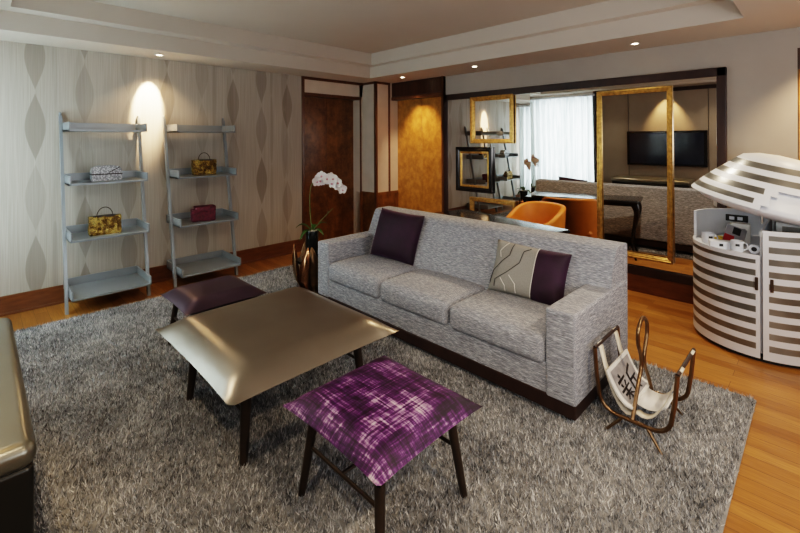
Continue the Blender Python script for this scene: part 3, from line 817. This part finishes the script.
for k in range(60):
    a, r = rr.uniform(0, 2 * PI), .052 * math.sqrt(rr.random()); bmesh.ops.create_icosphere(b, subdivisions=1, radius=rr.uniform(.008, .013), matrix=Matrix.Translation((r * math.cos(a), r * math.sin(a), .278 + rr.uniform(0, .01))))
finish(b, 'pebble_fill', M['moss'], orc)['kind'] = 'stuff'
rgt = Vector((.7071, .7071, 0)); back = Vector((-.7071, .7071, 0))
def blade(base, direc, length, wid, lift, droop):
    b = bm_new(); d = Vector(direc).normalized(); sd = d.cross(Vector((0, 0, 1))).normalized(); A = []
    for k in range(13):
        s = k / 12; p = Vector(base) + d * length * s + Vector((0, 0, lift * math.sin(s * PI * .6) - droop * s * s)); w = wid * math.sin(PI * min(1, .12 + .88 * s)) ** .7
        A.append((b.verts.new(p - sd * w + Vector((0, 0, w * .35))), b.verts.new(p), b.verts.new(p + sd * w + Vector((0, 0, w * .35)))))
    for a, c in zip(A, A[1:]):
        b.faces.new((a[0], c[0], c[1], a[1])); b.faces.new((a[1], c[1], c[2], a[2]))
    o = finish(b, 'leaf', M['leaf'], orc, angle=80); md = o.modifiers.new('s', 'SOLIDIFY'); md.thickness = .002
for dv, ln_, w_, lf, dr in ((-rgt, .17, .030, .10, .06), (-rgt + back * .5, .16, .028, .03, .12), (rgt + back * .2, .15, .02, .10, .02), (rgt - back * .6, .16, .024, .06, .09), (back, .14, .024, .08, .05), (-rgt - back, .15, .03, .05, .12)):
    blade((0, 0, .28), dv, ln_, w_, lf, dr)
S = smoothpts([(0, 0, .28), tuple(-rgt * .02 + Vector((0, 0, .48))), tuple(-rgt * .015 + Vector((0, 0, .72))), tuple(rgt * .05 + Vector((0, 0, .815))), tuple(rgt * .16 + Vector((0, 0, .82))), tuple(rgt * .27 + Vector((0, 0, .765))), tuple(rgt * .34 + Vector((0, 0, .68)))], 8)
b = bm_new(); tube(b, S, [.005 - .003 * i / len(S) for i in range(len(S))], 8); finish(b, 'stem', M['stem'], orc)
b = bm_new(); tube(b, smoothpts([(0, 0, .28), tuple(rgt * .10 + Vector((0, 0, .40))), tuple(rgt * .22 + Vector((0, 0, .52)))], 6), .003, 6); finish(b, 'stem', M['stem'], orc)
b = bm_new()
for k in range(5):
    a = 2 * PI * k / 5 + PI / 2; w = .024 if k in (1, 4) else .017; ln_ = .042
    ca, sa = math.cos(a), math.sin(a)
    c0 = b.verts.new((0, -.004, 0)); pr = []
    for j in range(9):
        q = PI * j / 8 - PI / 2; rx = ln_ * .5 + ln_ * .5 * math.sin(q); 
        ww = w * math.cos(q) if j not in (0, 8) else 0
        pr.append((rx, ww))
    up_ = [b.verts.new((ca * r - sa * w_, -.010 * math.sin(r / ln_ * 2.2), sa * r + ca * w_)) for r, w_ in pr[1:]]
    dn_ = [b.verts.new((ca * r + sa * w_, -.010 * math.sin(r / ln_ * 2.2), sa * r - ca * w_)) for r, w_ in pr[1:-1]]
    loop = [c0] + up_ + dn_[::-1]
    b.faces.new(loop)
blossom = finish(b, 'blossom', M['petal'], orc, angle=60)
b = bm_new(); bmesh.ops.create_icosphere(b, subdivisions=2, radius=.009, matrix=Matrix.Translation((0, -.012, -.004)) @ Matrix.Scale(1.4, 4, (0, 1, 0))); eye = finish(b, 'lip', M['petal_eye'], blossom)
rr = random.Random(11)
spots = []
for i, s in enumerate([.50, .545, .59, .635, .68, .725, .77, .815, .86, .90, .94, .975, .57, .66, .75, .84]):
    p = S[min(int(s * (len(S) - 1)), len(S) - 1)]; sd = (-1) ** i
    spots.append((p + rgt.cross(Vector((0, 0, 1))) * .022 * sd + Vector((0, 0, -.022 + .022 * (i % 3))), (rr.uniform(-.3, .2), rr.uniform(-.25, .25), PI / 4 + rr.uniform(-.7, .7)), (.9 if s > .93 else 1.25)))
for i, (p, r, sc) in enumerate(spots):
    if i == 0: o = blossom
    else:
        o = blossom.copy(); COL.objects.link(o); e2 = eye.copy(); COL.objects.link(e2); e2.parent = o
    o.parent = orc; o.location = p; o.rotation_euler = r; o.scale = (sc, sc, sc)

# ------------------------------------------------------------------ desk and chair behind the sofa
dk = thing('writing_desk', 'black gloss desk on curved legs behind the sofa', 'desk', (-2.22, 3.63, 0), math.radians(-12))
b = bm_new(); rounded(b, -.80, .60, -.22, .22, .715, .75, .012, n=3); finish(b, 'desk_top', M['black'], dk)
b = bm_new(); box(b, -.72, .52, -.17, .17, .672, .716, .004); finish(b, 'apron', M['black'], dk, smooth=False)
for sx in (-1, 1):
    for sy in (-1, 1):
        b = bm_new(); x = -.72 if sx < 0 else .52; y = sy * .155
        P = smoothpts([(x, y, .715), (x + sx * .035, y + sy * .01, .61), (x + sx * .012, y, .46), (x - sx * .02, y, .28), (x - sx * .012, y, .10), (x + sx * .02, y + sy * .01, 0)], 5)
        n = len(P); tube(b, P, [.048 * (1 - .76 * min(1, (k / n) * 1.7)) for k in range(n)], 12); finish(b, 'leg', M['black'], dk)
ch = thing('tub_chair', 'orange leather tub chair between the desk and mirror', 'chair', (-2.22, 4.28, 0), math.radians(-20))
b = bm_new()
def shell(off):
    def f(u, v):
        a = (u - .5) * 2 * math.radians(136); ca = math.cos(a)
        r = .29 + off + .03 * v
        top = .66 + .19 * (1 / (1 + math.exp(-(ca + .05) * 4)))
        z = .33 + (top - .33) * v
        return Vector((r * math.sin(a) * 1.05, r * ca * .95, z))
    return f
n1, n2 = 48, 8
A = grid(b, shell(0), n1, n2); B_ = grid(b, shell(-.055), n1, n2)
for i in range(n1):
    for j in (0, n2): b.faces.new((A[i][j], A[i + 1][j], B_[i + 1][j], B_[i][j]))
for j in range(n2):
    for i in (0, n1): b.faces.new((A[i][j], A[i][j + 1], B_[i][j + 1], B_[i][j]))
o = finish(b, 'backrest', M['orange'], ch, angle=80); md = o.modifiers.new('b', 'BEVEL'); md.width = .018; md.segments = 3; md.limit_method = 'ANGLE'
b = bm_new(); rounded(b, -.25, .25, -.25, .22, .33, .46, .04, crown=.015, n=4); finish(b, 'seat', M['orange'], ch)
for sx in (-1, 1):
    for sy in (-1, 1):
        b = bm_new(); tube(b, [(sx * .19, sy * .19, .34), (sx * .22, sy * .22, 0)], [.02, .012], 10); finish(b, 'leg', M['leg_dark'], ch)

# ------------------------------------------------------------------ striped bar cabinet
CX, CY, CR = -.33, 4.27, .445
cab = thing('bar_cabinet', 'round white and grey striped trunk bar with raised lid', 'bar cabinet', (CX, CY, 0))
PITCH = .0845
def striped_wall(b, a0, a1, r, z0, z1, stile0, stile1, thick=.02, top_band=.03, zoff=.0):
    # columns: stile, body, stile ; rows alternate white / grey
    angs = [a0]
    if stile0: angs.append(a0 + stile0)
    n = max(8, int(abs(a1 - a0) * 22)); s0, s1 = angs[-1], a1 - stile1
    angs += [s0 + (s1 - s0) * k / n for k in range(1, n + 1)]
    if stile1: angs.append(a1)
    zs = [z0]; z = z0 + .03 + zoff; rows = [0]
    while z < z1 - top_band - .001:
        zs.append(z); rows.append(1); zz = min(z + PITCH * .5, z1 - top_band); zs.append(zz); rows.append(0); z += PITCH
    zs.append(z1)
    V = [[b.verts.new((r * math.cos(a), r * math.sin(a), z)) for z in zs] for a in angs]
    W = [[b.verts.new(((r - thick) * math.cos(a), (r - thick) * math.sin(a), z)) for z in zs] for a in angs]
    for i in range(len(angs) - 1):
        st = (stile0 and i == 0) or (stile1 and i == len(angs) - 2)
        for j in range(len(zs) - 1):
            f = b.faces.new((V[i][j], V[i + 1][j], V[i + 1][j + 1], V[i][j + 1])); f.material_index = 0 if st else rows[j]
            b.faces.new((W[i][j], W[i + 1][j], W[i + 1][j + 1], W[i][j + 1]))
        for j in (0, len(zs) - 1): b.faces.new((V[i][j], V[i + 1][j], W[i + 1][j], W[i][j]))
    for i in (0, len(angs) - 1):
        for j in range(len(zs) - 1): b.faces.new((V[i][j], V[i][j + 1], W[i][j + 1], W[i][j]))
r_ = math.radians
b = bm_new(); striped_wall(b, r_(-180), r_(-88), CR, .03, .74, 0, .05, zoff=.03); finish(b, 'striped_front', [M['white_gloss'], M['band']], cab, angle=30)
b = bm_new(); striped_wall(b, r_(-86), r_(10), CR + .003, .03, .915, .07, .05, zoff=.03); dr = finish(b, 'door', [M['white_gloss'], M['band']], cab, angle=30)
b = bm_new(); striped_wall(b, r_(10), r_(180), CR, .03, .945, 0, 0, zoff=.03); finish(b, 'striped_back', [M['white_gloss'], M['band']], cab, angle=30)
b = bm_new(); lathe(b, [(0, .0), (CR - .03, .0), (CR - .03, .035), (0, .035)], 48); finish(b, 'plinth', M['black_matte'], cab)
for nm, par, a, z in (('latch', cab, r_(-90.2), .545), ('latch', dr, r_(-80), .545)):
    b = bm_new(); box(b, -.009, .009, -.005, .005, -.045, .045, .003, mtx=Matrix.Translation(((CR + .006) * math.cos(a), (CR + .006) * math.sin(a), z)) @ Matrix.Rotation(a + PI / 2, 4, 'Z')); finish(b, nm, M['leg_dark'], par, smooth=False)
# counter inside and divider
b = bm_new()
V0 = [b.verts.new(((CR - .018) * math.cos(a), (CR - .018) * math.sin(a), .725)) for a in [r_(-268 + 180 * k / 40) for k in range(41)]]
V1 = [b.verts.new((v.co.x, v.co.y, .705)) for v in V0]
b.faces.new(V0); b.faces.new(V1[::-1])
for k in range(41): b.faces.new((V0[k], V0[(k + 1) % 41], V1[(k + 1) % 41], V1[k]))
finish(b, 'counter', M['white_gloss'], cab, angle=30)
b = bm_new(); box(b, .012, .026, -.40, .40, .05, .90, .002); finish(b, 'divider', M['white_gloss'], cab, smooth=False)
b = bm_new(); box(b, .03, .40, -.1, .25, .78, .795, .002); finish(b, 'shelf', M['white_gloss'], cab, smooth=False)
b = bm_new(); box(b, .03, .36, .20, .215, .90, .925, .002); finish(b, 'shelf_edge', M['black_matte'], cab, smooth=False)
b = bm_new(); box(b, -.27, -.12, .30, .315, .845, .90, .003); sk = finish(b, 'socket_plate', M['black_matte'], cab, smooth=False)
b = bm_new()
for x in (-.245, -.19): box(b, x, x + .035, .298, .3005, .858, .885, .002)
finish(b, 'socket', M['white_gloss'], sk, smooth=False)
# lid: striped shell over a white bowl, tipped up on its bracket
lid = bpy.data.objects.new('lid', None); COL.objects.link(lid); lid.parent = cab
lid.location = (.06, .0, 1.045); lid.rotation_euler = (0, r_(13), 0)
LR, LH = (.53, .45), .375
b = bm_new()
lat = [0.0, .08, .17, .26, .36, .46, .56, .66, .76, .84, .92, 1.0]; rows = [0, 1, 0, 1, 0, 1, 0, 1, 0, 0, 0]
def dome(a, v, k=1.0):
    if v < .75: z = v / .75 * .80; c = 1 - .52 * (v / .75) ** 1.15
    else: q = (v - .75) / .25 * PI / 2; z = .80 + .20 * math.sin(q); c = .48 * math.cos(q)
    return Vector((LR[0] * k * c * math.cos(a) - .05 * z * k, LR[1] * k * c * math.sin(a), LH * k * z))
na = 72; V = [[b.verts.new(dome(2 * PI * k / na, v)) for v in lat] for k in range(na)]; W = [[b.verts.new(dome(2 * PI * k / na, v, .965)) for v in lat] for k in range(na)]
def cut(k, j):
    a = (360 * (k + .5) / na); return 266 + 3 * j <= a <= 350 and j < 4
def stile(k, j):
    a = (360 * (k + .5) / na); return (256 + 3 * j <= a < 266 + 3 * j) and j < 4
for k in range(na):
    k2 = (k + 1) % na
    for j in range(len(lat) - 1):
        if cut(k, j): continue
        f = b.faces.new((V[k][j], V[k2][j], V[k2][j + 1], V[k][j + 1])); f.material_index = 0 if stile(k, j) else rows[j]
        b.faces.new((W[k][j], W[k2][j], W[k2][j + 1], W[k][j + 1]))
        if j == 0 or cut(k, j - 1): b.faces.new((V[k][j], V[k2][j], W[k2][j], W[k][j]))
        if j < 4:
            if cut((k - 1) % na, j): b.faces.new((V[k][j], V[k][j + 1], W[k][j + 1], W[k][j]))
            if cut(k2, j): b.faces.new((V[k2][j], V[k2][j + 1], W[k2][j + 1], W[k2][j]))
bmesh.ops.remove_doubles(b, verts=b.verts, dist=.0003)
bmesh.ops.delete(b, geom=[v for v in b.verts if not v.link_faces], context='VERTS')
finish(b, 'lid_shell', [M['white_gloss'], M['band']], lid, angle=35)
b = bm_new()
grid(b, lambda u, v: dome(2 * PI * u, v, .93), 64, 14, cu=True)
grid(b, lambda u, v: Vector((LR[0] * .93 * math.cos(2 * PI * u) * math.cos(v * PI / 2) ** .7, LR[1] * .93 * math.sin(2 * PI * u) * math.cos(v * PI / 2) ** .7, -.085 * math.sin(v * PI / 2))), 64, 10, cu=True)
bmesh.ops.remove_doubles(b, verts=b.verts, dist=.0005)
finish(b, 'lid_lining', M['white_gloss'], lid, angle=60)
b = bm_new(); box(b, -.015, .015, -.012, .012, -.13, .0, .004); tube(b, [(0, -.012, -.12), (0, -.012, -.2)], .008, 8)
br = finish(b, 'bracket', M['chrome'], cab); br.location = (.02, -.33, 1.15)
# things on the counter
def mug(label, x, y, rz, s=1.0):
    t = thing('mug', label, 'mug', (x, y, .725), rz, group='mugs on the bar counter')
    b = bm_new(); lathe(b, [(0, 0), (.03, 0), (.036, .006), (.038, .08), (.0345, .08), (.032, .012), (0, .01)], 28); finish(b, 'cup', M['white_gloss'], t)
    b = bm_new(); tube(b, [(.036 + .026 * math.sin(a), 0, .043 - .026 * math.cos(a)) for a in [PI * k / 10 for k in range(11)]], .0045, 8); finish(b, 'handle', M['white_gloss'], t)
    b = bm_new(); box(b, -.012, .012, -.039, -.036, .045, .062); finish(b, 'print', M['black_matte'], t, smooth=False); t.scale = (s, s, s); return t
mug('white mug nearest the left rim of the bar counter', -.645, 4.06, .6, 1.1)
mug('white mug by the front rim of the bar counter', -.45, 3.93, .2, 1.0)
t = thing('teacup', 'white cup with black handle hole beside the cabinet door', 'cup', (-.353, 3.965, .725)); t.scale = (.9,) * 3
b = bm_new(); tube(b, [(0, 0, .04), (.0, -.05, .04)], [.036, .036], 24); finish(b, 'cup', M['white_gloss'], t)
b = bm_new(); tube(b, [(0, -.0505, .04), (0, -.052, .04)], [.018, .018], 16); finish(b, 'rim_mark', M['black_matte'], t)
t = thing('sachet_box', 'small white open box of sachets on bar counter', 'box', (-.555, 3.98, .725), .25)
b = bm_new(); box(b, -.07, .07, -.045, .045, 0, .055, .004); finish(b, 'carton', M['white_gloss'], t, smooth=False)
b = bm_new(); box(b, -.012, .012, -.0465, -.045, .02, .04); finish(b, 'print', M['black_matte'], t, smooth=False)
t = thing('leaflet', 'red and black printed leaflet leaning on the bar counter', 'leaflet', (-.505, 4.13, .725), .5)
mt = Matrix.Rotation(r_(-35), 4, 'X') @ Matrix.Rotation(r_(25), 4, 'Y')
b = bm_new(); box(b, -.065, .065, -.003, .003, .02, .17, mtx=mt); finish(b, 'card', M['photo'], t, smooth=False)
b = bm_new(); box(b, -.065, .0, -.0045, -.003, .02, .08, mtx=mt); box(b, -.02, .03, -.0045, -.003, .1, .16, mat=1, mtx=mt); finish(b, 'print', [M['red'], M['black_matte']], t, smooth=False)
t = thing('tissue_box', 'tall white box at the back of the bar counter', 'box', (-.47, 4.32, .725), .1)
b = bm_new(); box(b, -.06, .06, -.04, .04, 0, .15, .005); finish(b, 'carton', M['paper'], t, smooth=False)
b = bm_new(); box(b, -.03, .03, -.0415, -.04, .1, .112); finish(b, 'print', M['photo'], t, smooth=False)
t = thing('card_packet', 'yellow card packet lying at the back of the counter', 'packet', (-.60, 4.27, .725), .2)
b = bm_new(); box(b, -.09, .09, -.05, .05, 0, .028, .003); finish(b, 'carton', M['yellow'], t, smooth=False)
b = bm_new(); box(b, -.06, -.02, -.03, .03, .028, .0295); finish(b, 'print', M['paper'], t, smooth=False)
t = thing('storage_box', 'white open storage box on upper shelf behind cabinet door', 'box', (-.17, 4.30, .797))
b = bm_new()
for q in ((-.09, .09, -.06, -.054, 0, .125), (-.09, .09, .054, .06, 0, .125), (-.09, -.084, -.06, .06, 0, .125), (.084, .09, -.06, .06, 0, .125), (-.09, .09, -.06, .06, 0, .006)): box(b, *q)
finish(b, 'carton', M['paper'], t, smooth=False)
b = bm_new(); box(b, -.05, .05, -.0615, -.06, .03, .1); finish(b, 'print', M['cushion_grey'], t, smooth=False)

# ------------------------------------------------------------------ lights
def area(name, loc, rot, sx, sy, power, col):
    l = bpy.data.lights.new(name, 'AREA'); l.shape = 'RECTANGLE'; l.size = sx; l.size_y = sy; l.energy = power; l.color = col
    o = bpy.data.objects.new(name, l); COL.objects.link(o); o.location = loc; o.rotation_euler = rot; return o
def spot(name, loc, target, power, ang, blend, col, r=.03):
    l = bpy.data.lights.new(name, 'SPOT'); l.energy = power; l.spot_size = r_(ang); l.spot_blend = blend; l.color = col; l.shadow_soft_size = r
    o = bpy.data.objects.new(name, l); COL.objects.link(o); o.location = loc
    o.rotation_euler = (Vector(target) - Vector(loc)).to_track_quat('-Z', 'Y').to_euler(); return o
WARM = (1.0, .72, .42); DAY = (.86, .94, 1.0)
area('daylight_window', ((W0 + W1) / 2, YF - .35, 1.35), (r_(90), 0, 0), 1.4, 2.0, 66, DAY)
area('added_fill_near', (.45, YF + .3, 1.45), (r_(125), 0, 0), 1.6, 1.0, 15, (.94, .97, 1))  # added soft fill behind the camera, tilted at the ceiling; no window modelled there
area('added_fill_right', (XR - .3, 1.6, 1.4), (r_(120), 0, r_(90)), 2.2, 1.2, 17, (.92, .96, 1))  # added fill lamp near the plain right wall, aimed up into the room
spot('downlight', (-4.97, 1.345, H - .03), (-5.2, 1.33, 1.98), 230, 35, .55, WARM, .015)
spot('downlight', (-4.95, 1.37, H - .03), (-4.95, 1.37, 0), 14, 110, .8, WARM, .03)
spot('downlight', (-4.303, 4.366, H - .03), (-4.36, 4.84, 1.3), 42, 70, .8, WARM)
spot('downlight', (-3.059, 4.374, H - .03), (-3.059, 3.7, 0), 34, 120, .8, WARM)
spot('downlight', (-1.268, 4.442, H - .03), (-1.40, 3.75, 0), 42, 120, .8, (1, .84, .64))
spot('downlight', (.25, 4.40, H - .03), (.1, 4.84, .8), 45, 90, .7, WARM)
spot('downlight', (.45, 3.0, H - .03), (.2, 2.9, 0), 34, 120, .8, (1, .84, .64))
spot('downlight', (.45, 1.2, H - .03), (.2, 1.2, 0), 45, 120, .8, WARM)
spot('downlight', (-2.22, YF + .25, H - .03), (-2.22, YF, 1.5), 55, 64, .7, (1, .66, .3), .02)
spot('downlight', (-1.0, YF + .35, H - .03), (-2.2, .9, 0), 30, 110, .8, (1, .8, .56))
spot('downlight', (-3.4, YF + .35, H - .03), (-3.0, 1.0, 0), 22, 110, .8, (1, .8, .56))
W = bpy.data.worlds.new('world'); SC.world = W; W.use_nodes = True
W.node_tree.nodes['Background'].inputs[0].default_value = (.75, .85, 1, 1); W.node_tree.nodes['Background'].inputs[1].default_value = 1.0

# ------------------------------------------------------------------ camera
f_, yaw, roll, cyp = 423.9, .7850, -.0047, 140.24
fw = Vector((-math.sin(yaw), math.cos(yaw), 0)); r0 = Vector((math.cos(yaw), math.sin(yaw), 0)); u0 = Vector((0, 0, 1))
rr_ = r0 * math.cos(roll) + u0 * math.sin(roll); uu = u0 * math.cos(roll) - r0 * math.sin(roll)
cd = bpy.data.cameras.new('camera'); cam = bpy.data.objects.new('camera', cd); COL.objects.link(cam)
mw = Matrix.Identity(4)
for i in range(3): mw[i][0] = rr_[i]; mw[i][1] = uu[i]; mw[i][2] = -fw[i]
mw[0][3], mw[1][3], mw[2][3] = 0, 0, 1.55
cam.matrix_world = mw; cd.sensor_width = 36; cd.lens = f_ / 800 * 36; cd.shift_y = -(266.5 - cyp) / 800; cd.clip_start = .02
SC.camera = cam
SC.view_settings.view_transform = 'Filmic'; SC.view_settings.look = 'High Contrast'; SC.view_settings.exposure = 1.0
SC.cycles.use_denoising = True
SC.cycles.max_bounces = 10; SC.cycles.caustics_reflective = False; SC.cycles.sample_clamp_indirect = 4.0
